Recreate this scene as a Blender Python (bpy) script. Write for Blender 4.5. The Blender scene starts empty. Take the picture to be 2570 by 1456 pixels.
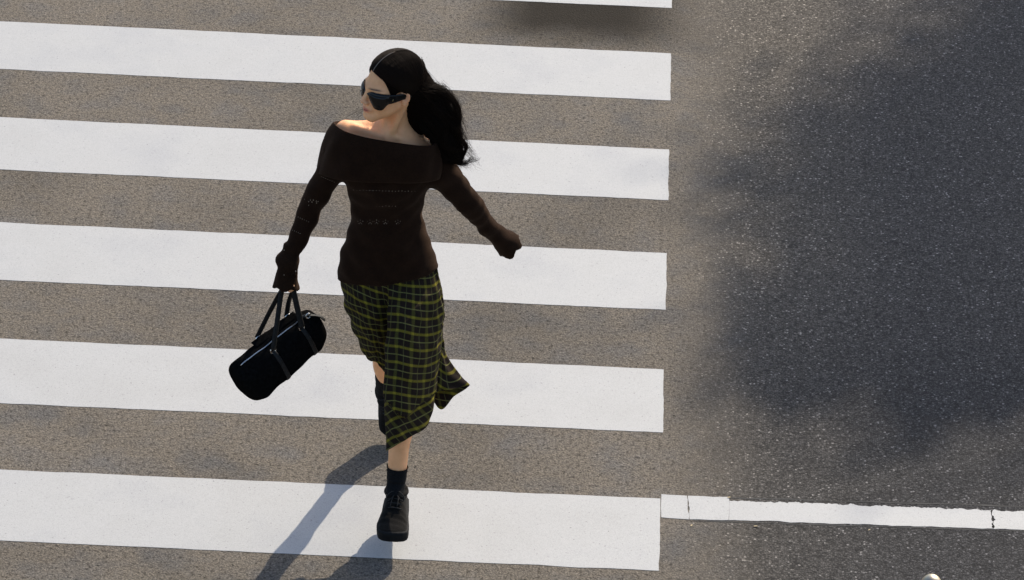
import bpy, math, random
import numpy as np
from mathutils import Vector, Matrix
from mathutils.bvhtree import BVHTree

# ------------------------------------------------------------------ camera, sky, sun, exposure
SC = bpy.context.scene
COL = SC.collection
W, H, FPX = 2569.0, 1456.0, 9200.0          # measuring frame of the photograph and focal length in its pixels
PITCH, ROLL, YAW = 0.5354089, 0.0294218, -0.0329477
CAM = np.array([-0.1986297, -14.7284398, 7.46732])

def cam_axes():
    cy, sy = math.cos(YAW), math.sin(YAW)
    f = np.array([sy * math.cos(PITCH), cy * math.cos(PITCH), -math.sin(PITCH)])
    r = np.array([cy, -sy, 0.0]); u = np.cross(r, f)
    cr, sr = math.cos(ROLL), math.sin(ROLL)
    return cr * r + sr * u, -sr * r + cr * u, f
CR, CU, CF = cam_axes()
cd = bpy.data.cameras.new('camera'); cam = bpy.data.objects.new('camera', cd); COL.objects.link(cam)
cd.sensor_width = 36.0; cd.lens = FPX / W * 36.0; cd.clip_start = 0.1; cd.clip_end = 3000
cam.matrix_world = Matrix(((CR[0], CU[0], -CF[0], CAM[0]), (CR[1], CU[1], -CF[1], CAM[1]), (CR[2], CU[2], -CF[2], CAM[2]), (0, 0, 0, 1)))
SC.camera = cam

SUNV = np.array([0.62, 1.15, 1.0]); SUNV /= np.linalg.norm(SUNV)     # towards the sun
wd = bpy.data.worlds.new('World'); SC.world = wd; wd.use_nodes = True
wn = wd.node_tree.nodes; bg = wn['Background']
sky = wn.new('ShaderNodeTexSky'); sky.sky_type = 'NISHITA'; sky.sun_disc = False
sky.sun_elevation = math.asin(SUNV[2]); sky.sun_rotation = math.atan2(SUNV[0], SUNV[1])
sky.air_density = 1.0; sky.dust_density = 2.0; sky.ozone_density = 2.2
wd.node_tree.links.new(sky.outputs[0], bg.inputs[0]); bg.inputs[1].default_value = 0.125
sl = bpy.data.lights.new('sun', 'SUN'); sl.energy = 3.2; sl.angle = math.radians(0.53); sl.color = (1.0, 0.91, 0.77)
so = bpy.data.objects.new('sun', sl); COL.objects.link(so)
so.rotation_euler = Vector(SUNV).to_track_quat('Z', 'Y').to_euler(); so.location = (6, 12, 12)
SC.view_settings.view_transform = 'Standard'; SC.view_settings.look = 'None'
SC.view_settings.exposure = 0.75; SC.view_settings.gamma = 1.0
SC.view_settings.use_curve_mapping = False

# ------------------------------------------------------------------ measuring helpers
YB = -3.609                                  # the plane of the walker's body
def ray(px, py):
    return CF + CR * (px - W / 2) / FPX - CU * (py - H / 2) / FPX
def at(px, py, dy=0.0):
    d = ray(px, py); t = (YB + dy - CAM[1]) / d[1]; return CAM + t * d
def gp(px, py, z=0.0):
    d = ray(px, py); t = (z - CAM[2]) / d[2]; return CAM + t * d
def v3(*a): return np.array(a, float)
def nrm(v): return v / np.linalg.norm(v)
rng = np.random.default_rng(7); random.seed(7)

# ------------------------------------------------------------------ object helpers
def link(o, parent=None):
    COL.objects.link(o)
    if parent is not None: o.parent = parent
    return o
def tag(o, label=None, cat=None, kind=None, group=None):
    if label: o['label'] = label
    if cat: o['category'] = cat
    if kind: o['kind'] = kind
    if group: o['group'] = group
    return o
def empty(name, loc):
    o = bpy.data.objects.new(name, None); o.location = [float(x) for x in loc]; o.empty_display_size = 0.1
    return link(o)
def base_of(parent):
    b = np.zeros(3)
    while parent is not None:
        b = b + np.array(parent.location); parent = parent.parent
    return b
def mesh_obj(name, V, F, mat, parent=None, smooth=True, uv=None):
    """World-space vertices; the object's own origin is its parent's."""
    V = np.asarray(V, float) - base_of(parent)
    me = bpy.data.meshes.new(name)
    me.from_pydata(V.tolist(), [], [list(map(int, f)) for f in F] if not isinstance(F, np.ndarray) else F.tolist())
    if smooth: me.polygons.foreach_set('use_smooth', [True] * len(me.polygons))
    me.materials.append(mat)
    if uv is not None:
        l = me.uv_layers.new(name='cloth')
        idx = np.zeros(len(me.loops), dtype=np.int32); me.loops.foreach_get('vertex_index', idx)
        l.data.foreach_set('uv', np.asarray(uv, np.float32)[idx].ravel())
    me.update()
    return link(bpy.data.objects.new(name, me), parent)

def catmull(P, n, closed=False):
    """Resample control rows P (k, ...) to n rows."""
    P = np.asarray(P, float); k = len(P)
    out = []
    for i in range(n):
        t = i * (k if closed else (k - 1)) / (n if closed else (n - 1))
        j = int(math.floor(t)); j = min(j, k - 1 if closed else k - 2); a = t - j
        g = (lambda m: P[m % k]) if closed else (lambda m: P[min(max(m, 0), k - 1)])
        p0, p1, p2, p3 = g(j - 1), g(j), g(j + 1), g(j + 2)
        out.append(0.5 * (2 * p1 + (p2 - p0) * a + (2 * p0 - 5 * p1 + 4 * p2 - p3) * a * a + (3 * p1 - p0 - 3 * p2 + p3) * a ** 3))
    return np.array(out)

def grid_faces(nu, nv, closed_v=False, off=0):
    F = []
    for i in range(nu - 1):
        for j in range(nv if closed_v else nv - 1):
            j2 = (j + 1) % nv
            F.append((off + i * nv + j, off + i * nv + j2, off + (i + 1) * nv + j2, off + (i + 1) * nv + j))
    return F

def tube(path, rad, sides=8, flat=None, caps=True, up=None):
    """Tube along a path; rad a number or list; flat=(a,b) gives an elliptic strap section."""
    path = np.asarray(path, float); n = len(path)
    rad = np.full(n, rad) if np.isscalar(rad) else np.asarray(rad, float)
    T = np.gradient(path, axis=0); T /= np.linalg.norm(T, axis=1)[:, None] + 1e-12
    N = np.zeros_like(T)
    a = np.asarray(up, float) if up is not None else (v3(0, 0, 1) if abs(T[0][2]) < .9 else v3(1, 0, 0))
    for i in range(n):
        a2 = a - T[i] * (a @ T[i]); a2 /= np.linalg.norm(a2) + 1e-12; N[i] = a2
        if up is None: a = a2
    B = np.cross(T, N); V = []; fa, fb = flat or (1, 1)
    for i in range(n):
        for s in range(sides):
            t = 2 * math.pi * s / sides
            V.append(path[i] + rad[i] * (fa * math.cos(t) * N[i] + fb * math.sin(t) * B[i]))
    F = grid_faces(n, sides, True)
    if caps: F += [tuple(range(sides))[::-1], tuple((n - 1) * sides + s for s in range(sides))]
    return V, F
def join(parts):
    V, F = [], []
    for v, f in parts:
        o = len(V); V += list(v); F += [tuple(i + o for i in q) for q in f]
    return V, F

# ------------------------------------------------------------------ implicit surfaces (continuous bodies and knit)
def P_caps(a, b, ra, rb):
    a = np.asarray(a, float); b = np.asarray(b, float); ba = b - a; L = ba @ ba
    def f(p):
        t = np.clip(((p - a) @ ba) / L, 0, 1)
        return np.linalg.norm(p - a - t[:, None] * ba, axis=1) - (ra + (rb - ra) * t)
    return f
def P_ell(c, r, R=None):
    c = np.asarray(c, float); r = np.asarray(r, float)
    def f(p):
        q = p - c
        if R is not None: q = q @ R
        k0 = np.linalg.norm(q / r, axis=1); k1 = np.linalg.norm(q / (r * r), axis=1) + 1e-9
        return k0 * (k0 - 1) / k1
    return f
def P_cone(a, b, ra, rb, scal=0.0, waves=5, ph=0.0):
    """Open cone with flat (or scalloped) far end at b."""
    a = np.asarray(a, float); b = np.asarray(b, float); L = np.linalg.norm(b - a); n = (b - a) / L
    e1 = nrm(np.cross(n, v3(0.3, 1, 0.2))); e2 = np.cross(n, e1)
    def f(p):
        q = p - a; ax = q @ n; rr = q - ax[:, None] * n; d = np.linalg.norm(rr, axis=1)
        t = np.clip(ax / L, 0, 1); end = ax - L
        if scal: end = end - scal * np.sin(waves * np.arctan2(rr @ e1, rr @ e2) + ph) * np.clip(d / 0.02, 0, 1)
        return np.maximum(np.maximum(d - (ra + (rb - ra) * t), end), -ax - ra)
    return f
def P_frame(fn, c, R):
    """A primitive given in a local frame: columns of R are the local axes."""
    c = np.asarray(c, float)
    return lambda p: fn((p - c) @ R)
def P_mirror(fn):
    def f(p):
        q = p.copy(); q[:, 0] = np.abs(q[:, 0]); return fn(q)
    return f
def evalops(ops, p):
    d = None
    for op, fn, k in ops:
        b = fn(p)
        if d is None: d = b
        elif op == 'u':
            if k > 0:
                h = np.clip(.5 + .5 * (b - d) / k, 0, 1); d = b + (d - b) * h - k * h * (1 - h)
            else: d = np.minimum(d, b)
        elif op == 's':
            b = -b
            if k > 0:
                h = np.clip(.5 - .5 * (b - d) / k, 0, 1); d = b + (d - b) * h + k * h * (1 - h)
            else: d = np.maximum(d, b)
        elif op == 'i': d = np.maximum(d, b)
        elif op == 'n': d = d + b
    return d
def polygonize(ops, lo, hi, h, nb=20):
    """Surface nets over blocks near the surface only."""
    lo = np.asarray(lo, float); hi = np.asarray(hi, float)
    n = np.ceil((hi - lo) / h / nb).astype(int); R = nb * h * .5 * math.sqrt(3)
    gi = np.stack(np.meshgrid(*[np.arange(m) for m in n], indexing='ij'), -1).reshape(-1, 3)
    cen = lo + (gi + .5) * nb * h
    dc = evalops(ops, cen)
    act = gi[np.abs(dc) < R * 1.5 + .012]
    D = {o: None for o in range(len(ops))}
    cid, pos, quads = [], [], []
    N = (n * nb + 4); key = lambda c: (c[:, 0] * N[1] + c[:, 1]) * N[2] + c[:, 2]
    m = nb + 2
    base = np.stack(np.meshgrid(*[np.arange(m)] * 3, indexing='ij'), -1).reshape(-1, 3)
    for g in act:
        P = lo + (g * nb + base) * h
        c0 = lo + (g + .5) * nb * h
        sub = []
        for i, (op, fn, k) in enumerate(ops):
            if i == 0 or op in 'in': sub.append((op, fn, k)); continue
            if fn(c0[None])[0] < 2.3 * R + k + .01: sub.append((op, fn, k))
        d = evalops(sub, P).reshape(m, m, m)
        s = d < 0
        if s.all() or not s.any(): continue
        # cells 0..m-2 ; vertices for cells with sign change
        acc = np.zeros((m - 1,) * 3 + (3,)); cnt = np.zeros((m - 1,) * 3)
        for ax in range(3):
            sl0 = [slice(None)] * 3; sl1 = [slice(None)] * 3; sl0[ax] = slice(0, m - 1); sl1[ax] = slice(1, m)
            a, b = d[tuple(sl0)], d[tuple(sl1)]; cr = (a < 0) != (b < 0)
            t = np.where(cr, a / np.where(cr, a - b, 1), 0)
            o = [x for x in range(3) if x != ax]
            for u in (0, 1):
                for w in (0, 1):
                    ss = [slice(None)] * 3; ss[o[0]] = slice(u, u + m - 1); ss[o[1]] = slice(w, w + m - 1)
                    c = cr[tuple(ss)]; cnt += c
                    acc[..., ax] += np.where(c, t[tuple(ss)], 0); acc[..., o[0]] += u * c; acc[..., o[1]] += w * c
        mask = cnt > 0; ci = np.argwhere(mask)
        cid.append(key(ci + g * nb)); pos.append(lo + (g * nb + ci + acc[mask] / cnt[mask][:, None]) * h)
        # quads: edges starting at points 1..nb (owned by this block)
        for ax in range(3):
            o = [(ax + 1) % 3, (ax + 2) % 3]
            idx = np.argwhere(s[1:m - 1, 1:m - 1, 1:m - 1] != np.roll(s, -1, ax)[1:m - 1, 1:m - 1, 1:m - 1]) + 1
            if not len(idx): continue
            flip = s[tuple(idx.T)]
            e1 = np.eye(3, dtype=int)[o[0]]; e2 = np.eye(3, dtype=int)[o[1]]
            G = g * nb
            q = np.stack([key(idx - e1 - e2 + G), key(idx - e2 + G), key(idx + G), key(idx - e1 + G)], 1)
            q[~flip] = q[~flip][:, ::-1]; quads.append(q)
    cid = np.concatenate(cid); pos = np.concatenate(pos); quads = np.concatenate(quads)
    uid, first = np.unique(cid, return_index=True)
    fi = np.searchsorted(uid, quads); fi = np.clip(fi, 0, len(uid) - 1)
    ok = (uid[fi] == quads).all(1)
    return pos[first], fi[ok]
def relax(V, F, it=2):
    V = V.copy(); F = np.asarray(F)
    for _ in range(it):
        S = np.zeros_like(V); C = np.zeros(len(V))
        for a, b in ((0, 1), (1, 2), (2, 3), (3, 0)):
            np.add.at(S, F[:, a], V[F[:, b]]); np.add.at(C, F[:, a], 1)
            np.add.at(S, F[:, b], V[F[:, a]]); np.add.at(C, F[:, b], 1)
        V = .5 * V + .5 * S / np.maximum(C, 1)[:, None]
    return V

# ------------------------------------------------------------------ materials
def mat(name, col=(.5, .5, .5), rough=.6, metal=0.0, spec=.5, **kw):
    m = bpy.data.materials.new(name); m.use_nodes = True
    b = m.node_tree.nodes['Principled BSDF']
    b.inputs['Base Color'].default_value = (*col, 1); b.inputs['Roughness'].default_value = rough
    b.inputs['Metallic'].default_value = metal; b.inputs['Specular IOR Level'].default_value = spec
    for k, v in kw.items(): b.inputs[k.replace('_', ' ')].default_value = v
    return m
class NT:
    def __init__(s, m): s.t = m.node_tree; s.b = s.t.nodes['Principled BSDF']
    def n(s, typ, ins=None, **kw):
        x = s.t.nodes.new('ShaderNode' + typ)
        for k, v in kw.items(): setattr(x, k, v)
        for k, v in (ins or {}).items():
            i = x.inputs[k]
            if hasattr(v, 'links'): s.t.links.new(v, i)
            else: i.default_value = v
        return x
    def ramp(s, fac, stops):
        x = s.n('ValToRGB', {0: fac}); e = x.color_ramp.elements
        while len(e) < len(stops): e.new(.5)
        for i, (p, c) in enumerate(stops):
            e[i].position = p; e[i].color = (*c, 1) if hasattr(c, '__len__') else (c, c, c, 1)
        return x.outputs[0]
    def mix(s, fac, a, b, mode='MIX'):
        x = s.n('Mix', data_type='RGBA', blend_type=mode)
        for i, v in ((0, fac), (6, a), (7, b)):
            if hasattr(v, 'links'): s.t.links.new(v, x.inputs[i])
            else: x.inputs[i].default_value = (*v, 1) if hasattr(v, '__len__') else v
        return x.outputs[2]
    def math(s, op, a, b=0.0, c=0.0):
        x = s.n('Math', {0: a, 1: b, 2: c}, operation=op); return x.outputs[0]
    def noise(s, co, scale, detail=3, rough=.55):
        return s.n('TexNoise', {'Vector': co, 'Scale': scale, 'Detail': detail, 'Roughness': rough}).outputs[0]
    def vor(s, co, scale, feat='F1', out=0):
        return s.n('TexVoronoi', {'Vector': co, 'Scale': scale}, feature=feat).outputs[out]
    def bump(s, h, strength, dist):
        x = s.n('Bump', {'Strength': strength, 'Distance': dist, 'Height': h})
        s.t.links.new(x.outputs[0], s.b.inputs['Normal'])
    def out(s, col=None, rough=None):
        if col is not None: s.t.links.new(col, s.b.inputs['Base Color'])
        if rough is not None: s.t.links.new(rough, s.b.inputs['Roughness'])

def asphalt_material():
    m = mat('asphalt', rough=.9, spec=.12); t = NT(m)
    co = t.n('TexCoord').outputs['Object']
    sep = t.n('SeparateXYZ', {0: co}); X, Y = sep.outputs[0], sep.outputs[1]
    # fine-ground surfacing under the crossing
    n1 = t.noise(co, 135, 4, .75); n2 = t.noise(co, 3.2, 4, .6); n3 = t.noise(co, 60, 3, .6)
    warm = t.ramp(n2, [(.3, (.100, .092, .083)), (.5, (.131, .111, .087)), (.7, (.113, .103, .092))])
    fine = t.mix(1.0, warm, t.ramp(n1, [(.3, .25), (.5, 1.0), (.7, 1.9)]), 'MULTIPLY')
    fine = t.mix(1.0, fine, t.ramp(n3, [(.30, .35), (.44, .95), (.7, 1.28)]), 'MULTIPLY')
    patch = t.ramp(t.noise(co, .9, 4, .6), [(.32, .80), (.5, 1.0), (.68, 1.10)])
    fine = t.mix(1.0, fine, patch, 'MULTIPLY')
    # coarse old asphalt beyond the crossing
    vc = t.vor(co, 135, out=1); vd = t.vor(co, 135, out=0)
    g = t.n('SeparateColor', {0: vc}).outputs[0]
    stone = t.ramp(g, [(0, .50), (.45, .93), (.86, 1.26), (.955, 1.6), (.978, 2.6), (1, 3.8)])
    gap = t.ramp(vd, [(.25, 1.0), (.62, .55)])
    grit = t.mix(1.0, t.mix(1.0, stone, gap, 'MULTIPLY'), t.ramp(t.noise(co, 330, 2, .7), [(.3, .6), (.7, 1.45)]), 'MULTIPLY')
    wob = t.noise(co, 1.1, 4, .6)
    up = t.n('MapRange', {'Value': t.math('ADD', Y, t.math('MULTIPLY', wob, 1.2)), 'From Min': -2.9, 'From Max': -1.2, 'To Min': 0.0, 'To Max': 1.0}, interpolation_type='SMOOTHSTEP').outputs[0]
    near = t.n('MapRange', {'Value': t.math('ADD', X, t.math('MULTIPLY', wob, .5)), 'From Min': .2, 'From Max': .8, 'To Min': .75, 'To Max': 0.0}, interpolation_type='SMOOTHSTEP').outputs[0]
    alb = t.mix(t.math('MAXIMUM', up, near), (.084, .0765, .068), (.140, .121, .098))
    deep_shade = t.n('MapRange', {'Value': t.math('ADD', X, t.math('MULTIPLY', wob, .5)), 'From Min': .55, 'From Max': 1.35, 'To Min': 0.0, 'To Max': 1.0}, interpolation_type='SMOOTHSTEP').outputs[0]
    alb = t.mix(1.0, alb, t.mix(deep_shade, (1.0, 1.0, 1.0), (.68, .71, .78)), 'MULTIPLY')  # tree shade deepened in the albedo: darker and bluer towards the right
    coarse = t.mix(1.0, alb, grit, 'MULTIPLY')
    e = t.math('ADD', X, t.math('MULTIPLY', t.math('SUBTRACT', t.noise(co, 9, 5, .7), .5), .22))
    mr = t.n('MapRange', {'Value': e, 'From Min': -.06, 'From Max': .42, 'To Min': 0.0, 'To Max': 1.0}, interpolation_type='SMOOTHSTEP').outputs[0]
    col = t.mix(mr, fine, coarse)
    # soft brown shadow against the far stripe, painted into the colour
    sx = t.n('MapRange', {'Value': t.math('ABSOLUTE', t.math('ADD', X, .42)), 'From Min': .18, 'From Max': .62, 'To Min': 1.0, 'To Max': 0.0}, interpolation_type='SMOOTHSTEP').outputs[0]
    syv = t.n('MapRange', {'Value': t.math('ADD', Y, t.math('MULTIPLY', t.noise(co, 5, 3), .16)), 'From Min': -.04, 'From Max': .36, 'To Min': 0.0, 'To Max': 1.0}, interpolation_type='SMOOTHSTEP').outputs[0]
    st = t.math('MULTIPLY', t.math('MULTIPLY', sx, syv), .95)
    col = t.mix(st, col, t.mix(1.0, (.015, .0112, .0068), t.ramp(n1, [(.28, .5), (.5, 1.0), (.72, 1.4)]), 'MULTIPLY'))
    t.out(col)
    hgt = t.math('ADD', t.math('MULTIPLY', n1, .6), t.math('MULTIPLY', vd, -.5))
    t.bump(hgt, .8, .004)
    return m
def paint_material(name, dirty):
    m = mat(name, rough=.6, spec=.35); t = NT(m); co = t.n('TexCoord').outputs['Object']
    a = t.noise(co, 260, 3, .7); b = t.noise(co, 2.2, 5, .6); s = t.noise(co, 40, 4, .7)
    col = t.ramp(b, [(.3, (.358, .354, .347)), (.5, (.396, .389, .372)), (.7, (.376, .368, .350))])
    col = t.mix(1.0, col, t.ramp(a, [(.3, .80), (.5, 1.0), (.7, 1.10)]), 'MULTIPLY')
    col = t.mix(t.ramp(s, [(.66 - dirty, 0.0), (.82 - dirty, .5)]), col, (.27, .255, .235))
    pit = t.ramp(t.noise(co, 95, 2, .6), [(.26, .55), (.34, 1.0)]); col = t.mix(1.0, col, pit, 'MULTIPLY')
    t.out(col); t.bump(a, .25, .002)
    return m
M = {}
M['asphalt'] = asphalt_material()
M['paint'] = paint_material('road_paint', 0.0)
M['paint_old'] = paint_material('worn_road_paint', .05)

def skin_material():
    m = mat('skin', rough=.5, spec=.35); t = NT(m)
    a = t.n('Attribute', attribute_name='tint').outputs[0]
    co = t.n('TexCoord').outputs['Object']
    col = t.mix(1.0, a, t.ramp(t.noise(co, 35, 4), [(.3, (.93, .9, .88)), (.7, (1.06, 1.07, 1.08))]), 'MULTIPLY')
    t.out(col); t.bump(t.noise(co, 400, 2), .08, .001)
    t.b.inputs['Subsurface Weight'].default_value = .12
    t.b.inputs['Subsurface Radius'].default_value = (.012, .005, .003)
    return m
M['skin'] = skin_material()
def knit_material():
    m = mat('brown_knit', rough=.95, spec=.1); t = NT(m); co = t.n('TexCoord').outputs['Object']
    n = t.noise(co, 26, 4); f = t.noise(co, 420, 2)
    col = t.ramp(n, [(.3, (.0122, .0052, .0023)), (.7, (.0185, .0080, .0036))])
    col = t.mix(1.0, col, t.ramp(f, [(.3, .6), (.7, 1.5)]), 'MULTIPLY')
    t.out(col)
    wv = t.n('TexWave', {'Vector': co, 'Scale': 70, 'Distortion': 1.2, 'Detail': 1}, bands_direction='Z').outputs[1]
    t.bump(t.math('ADD', t.math('MULTIPLY', wv, .5), f), .4, .003)
    t.b.inputs['Sheen Weight'].default_value = .12; t.b.inputs['Sheen Roughness'].default_value = .5
    t.b.inputs['Sheen Tint'].default_value = (.5, .3, .18, 1)
    return m
M['knit'] = knit_material()
def plaid_material():
    m = mat('plaid_wool', rough=.9, spec=.12); t = NT(m)
    uv = t.n('UVMap', uv_map='cloth').outputs[0]
    sep = t.n('SeparateXYZ', {0: uv}); U, V = sep.outputs[0], sep.outputs[1]
    def band(x, per, c, w, soft=.28):
        f = t.math('FRACT', t.math('DIVIDE', x, per))
        d = t.math('ABSOLUTE', t.math('SUBTRACT', f, c))
        return t.n('MapRange', {'Value': d, 'From Min': w * (1 - soft), 'From Max': w * (1 + soft) + .012, 'To Min': 1.0, 'To Max': 0.0}).outputs[0]
    pv, pu = .056, .046
    base = (.0165, .0105, .0070)
    col = t.mix(t.math('MULTIPLY', band(U, pu, .25, .095), .75), base, (.074, .066, .015))
    col = t.mix(t.math('MULTIPLY', band(V, pv, .25, .075), .85), col, (.145, .120, .015))
    cross = t.math('MULTIPLY', band(U, pu, .25, .095), band(V, pv, .25, .075))
    col = t.mix(t.math('MULTIPLY', cross, .8), col, (.23, .19, .020))
    col = t.mix(t.math('MULTIPLY', band(U, pu, .75, .022), .6), col, (.105, .10, .034))
    col = t.mix(t.math('MULTIPLY', band(V, pv, .75, .026), .75), col, (.17, .16, .05))
    co = t.n('TexCoord').outputs['Object']
    col = t.mix(1.0, col, t.ramp(t.noise(co, 300, 2), [(.3, .75), (.7, 1.25)]), 'MULTIPLY')
    t.out(col); t.bump(t.noise(co, 500, 2), .2, .001)
    return m
M['plaid'] = plaid_material()
M['hair'] = mat('dark_hair', (.0050, .0031, .0021), .75, spec=.02); M['strand'] = mat('hair_strand', (.0125, .0066, .0036), .6, spec=.07)
M['scalp'] = mat('scalp', (.20, .155, .12), .7)
M['gloss'] = mat('black_acetate', (.004, .004, .004), .2, spec=.3)
M['lens'] = mat('dark_lens', (.004, .004, .004), .05, spec=.35)
M['gold'] = mat('gold_trim', (.6, .45, .2), .3, metal=1)
def fabric(name, col, rough, sc, bump=.4, sheen=0):
    m = mat(name, col, rough, spec=.15); t = NT(m); co = t.n('TexCoord').outputs['Object']
    n = t.noise(co, sc, 4, .65)
    t.out(t.mix(1.0, col, t.ramp(n, [(.3, .6), (.7, 1.5)]), 'MULTIPLY')); t.bump(n, bump, .003)
    t.b.inputs['Sheen Weight'].default_value = sheen
    return m
M['suede'] = fabric('black_suede', (.0062, .0050, .0038), 1.0, 160, .4, .04)
M['rubber'] = fabric('black_rubber', (.0095, .0093, .0092), .75, 60, .15)
M['lace'] = fabric('black_lace', (.028, .026, .024), .85, 300)
M['sock'] = fabric('black_sock', (.0075, .0075, .008), .95, 220, .5)
M['canvas'] = fabric('black_canvas', (.0052, .0050, .0048), 1.0, 90, .2); M['canvas'].node_tree.nodes['Principled BSDF'].inputs['Specular IOR Level'].default_value = .0
M['leather'] = fabric('black_leather', (.014, .0135, .0125), .55, 120, .2)
M['metal'] = mat('polished_metal', (.78, .77, .75), .18, metal=1)
M['zip'] = mat('zip_metal', (.55, .55, .55), .3, metal=1)
M['steel'] = mat('brushed_steel', (.50, .43, .32), .42, metal=1)
M['bark'] = fabric('bark', (.09, .07, .05), .9, 14, .8)
lm = mat('leaf', (.07, .11, .03), .55); M['leaf'] = lm
lt = NT(lm); lt.out(lt.ramp(lt.noise(lt.n('TexCoord').outputs['Object'], 1.4, 4), [(.3, (.045, .075, .02)), (.7, (.10, .14, .04))]))

# ------------------------------------------------------------------ the road and its markings
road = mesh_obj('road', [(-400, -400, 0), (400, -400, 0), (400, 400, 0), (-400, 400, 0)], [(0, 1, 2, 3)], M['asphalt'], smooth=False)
tag(road, 'grey asphalt road surface of the pedestrian crossing', kind='structure')

def slab(name, outline, z0, z1, m, parent):
    """Thin solid plate from an outline on the ground."""
    n = len(outline); V = [(p[0], p[1], z1) for p in outline] + [(p[0], p[1], z0) for p in outline]
    F = [tuple(range(n))] + [(i, i + n, (i + 1) % n + n, (i + 1) % n) for i in range(n)]
    a = sum(outline[i][0] * outline[(i + 1) % n][1] - outline[(i + 1) % n][0] * outline[i][1] for i in range(n))
    if a < 0: F = [f[::-1] for f in F]
    return mesh_obj(name, V, F, m, parent, smooth=False)
def rough_line(a, b, step, amp):
    a = np.asarray(a[:2]); b = np.asarray(b[:2]); L = np.linalg.norm(b - a); k = max(2, int(L / step)); nn = v3(*(-(b - a)[::-1] * [1, -1]), 0)[:2] / L
    w = 0; out = []
    for i in range(k):
        w = .6 * w + rng.normal(0, amp)
        out.append(a + (b - a) * i / k + nn * (w if 0 < i else 0))
    return out
STR = [((0, -170), (1688, -90), (0, -56), (1686, 21)),
       ((0, 54), (1683, 135), (0, 174), (1682, 253)), ((0, 295), (1678, 376), (0, 426), (1677, 503)),
       ((0, 559), (1673, 636), (0, 703), (1670, 778)), ((0, 850), (1665, 928), (0, 1012), (1663, 1086)),
       ((0, 1179), (1657, 1252), (0, 1357), (1653, 1433))]
def stretch(l, r, x=-7.0):
    l, r = gp(*l), gp(*r); t = (x - r[0]) / (l[0] - r[0]); return r + (l - r) * t
for (tl, tr, bl, br) in STR:
    A, B, C, D = stretch(tl, tr), gp(*tr), gp(*br), stretch(bl, br)
    o = rough_line(A, B, .035, .0009) + rough_line(B, C, .02, .0008) + rough_line(C, D, .035, .0009) + rough_line(D, A, .1, 0)
    slab('crosswalk_stripe', o, .0004, .0014, M['paint'], road)
# edge line: a fresh short patch and an older strip broken by a crack
def crack_line(a, b, amp): return [np.asarray(a[:2])] + [p for p in rough_line(a, b, .012, amp)][1:]
p1 = [gp(1657, 1241), gp(1724, 1244.5), gp(1724, 1303.5), gp(1657, 1299)]
p1 = [gp(1659, 1241), gp(1723.5, 1245), gp(1728, 1304), gp(1659, 1299)]
o = rough_line(p1[0], p1[1], .03, .001) + rough_line(p1[1], p1[2], .012, .0016) + rough_line(p1[2], p1[3], .03, .001) + rough_line(p1[3], p1[0], .03, .0005)
slab('edge_line', o, .0004, .0016, M['paint'], road)
p2 = [gp(1726, 1245), gp(1829, 1248), gp(1828, 1306), gp(1730, 1304)]
o = rough_line(p2[0], p2[1], .03, .001) + rough_line(p2[1], p2[2], .02, .0006) + rough_line(p2[2], p2[3], .03, .0014) + rough_line(p2[3], p2[0], .012, .0014)
slab('edge_line', o, .0004, .0016, M['paint'], road)
p3 = [gp(1830, 1257), gp(2486, 1280), gp(2492, 1327), gp(1829, 1306)]
o = rough_line(p3[0], p3[1], .006, .0026) + rough_line(p3[1], p3[2], .010, .003) + rough_line(p3[2], p3[3], .02, .0016) + rough_line(p3[3], p3[0], .05, .0004)
slab('edge_line', o, .0004, .0013, M['paint_old'], road)
far_t, far_b = stretch((1830, 1257), (2486, 1280), 9.0), stretch((1829, 1306), (2492, 1327), 9.0)
o = rough_line(gp(2491, 1281), far_t, .006, .0026) + rough_line(far_t, far_b, .1, 0) + rough_line(far_b, gp(2494, 1328), .02, .0016) + rough_line(gp(2494, 1328), gp(2491, 1281), .010, .003)
slab('edge_line', o, .0004, .0013, M['paint_old'], road)

# tarry joint above the worn strip; below it a shadow gap drawn as dark strip
M['tar_shadow'] = mat('tar_and_shadow', (.020, .0185, .017), .8)
def strip(a, b, w, amp):
    n = 60; top_e, bot_e = [], []; a = np.asarray(a[:2]); b = np.asarray(b[:2]); d = nrm(b - a); nn = v3(-d[1], d[0], 0)[:2]; o = 0
    for i in range(n + 1):
        o = .7 * o + rng.normal(0, amp); c = a + (b - a) * i / n + nn * o; ww = w * rng.uniform(.35, 1.2)
        top_e.append(c + nn * ww); bot_e.append(c - nn * ww)
    slab('joint_shade_line', top_e + bot_e[::-1], .0003, .0009, M['tar_shadow'], road)
strip(gp(1831, 1249), stretch((1831, 1249), (2569, 1272), 2.4), .0045, .0012)
strip(gp(1740, 1307.5), stretch((1740, 1307.5), (2569, 1333), 2.4), .0030, .0007)

# pale scraps of dry leaf by the line
M['scrap'] = mat('dry_leaf', (.42, .33, .19), .8)
for (x, y, L_, a_, lab) in ((1829, 1250, .016, .4, 'pale beige leaf scrap at the seam of the fresh and worn line paint'),
                           (1735, 1320, .015, 1.2, 'pale beige leaf scrap below the crack in the fresh line paint'),
                           (1896, 1322, .017, .1, 'pale beige leaf scrap just below the left part of the worn white line'),
                           (2181, 1331, .012, .8, 'pale beige leaf scrap just below the middle of the worn white line')):
    c = gp(x, y); u_, w_ = v3(math.cos(a_), math.sin(a_), 0), v3(-math.sin(a_), math.cos(a_), 0)
    P_ = [c + u_ * L_ * fx + w_ * L_ * fw + v3(0, 0, .0025 + fz * L_) for fx, fw, fz in ((-.5, 0, .0), (-.2, .22, .12), (.2, .18, .1), (.5, 0, .05), (.2, -.2, .15), (-.2, -.2, .1), (0, 0, .0))]
    tag(mesh_obj('leaf_scrap', P_, [(6, i, (i + 1) % 6) for i in range(6)], M['scrap']), lab, 'leaf', group='leaf scraps by the white line')

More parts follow.
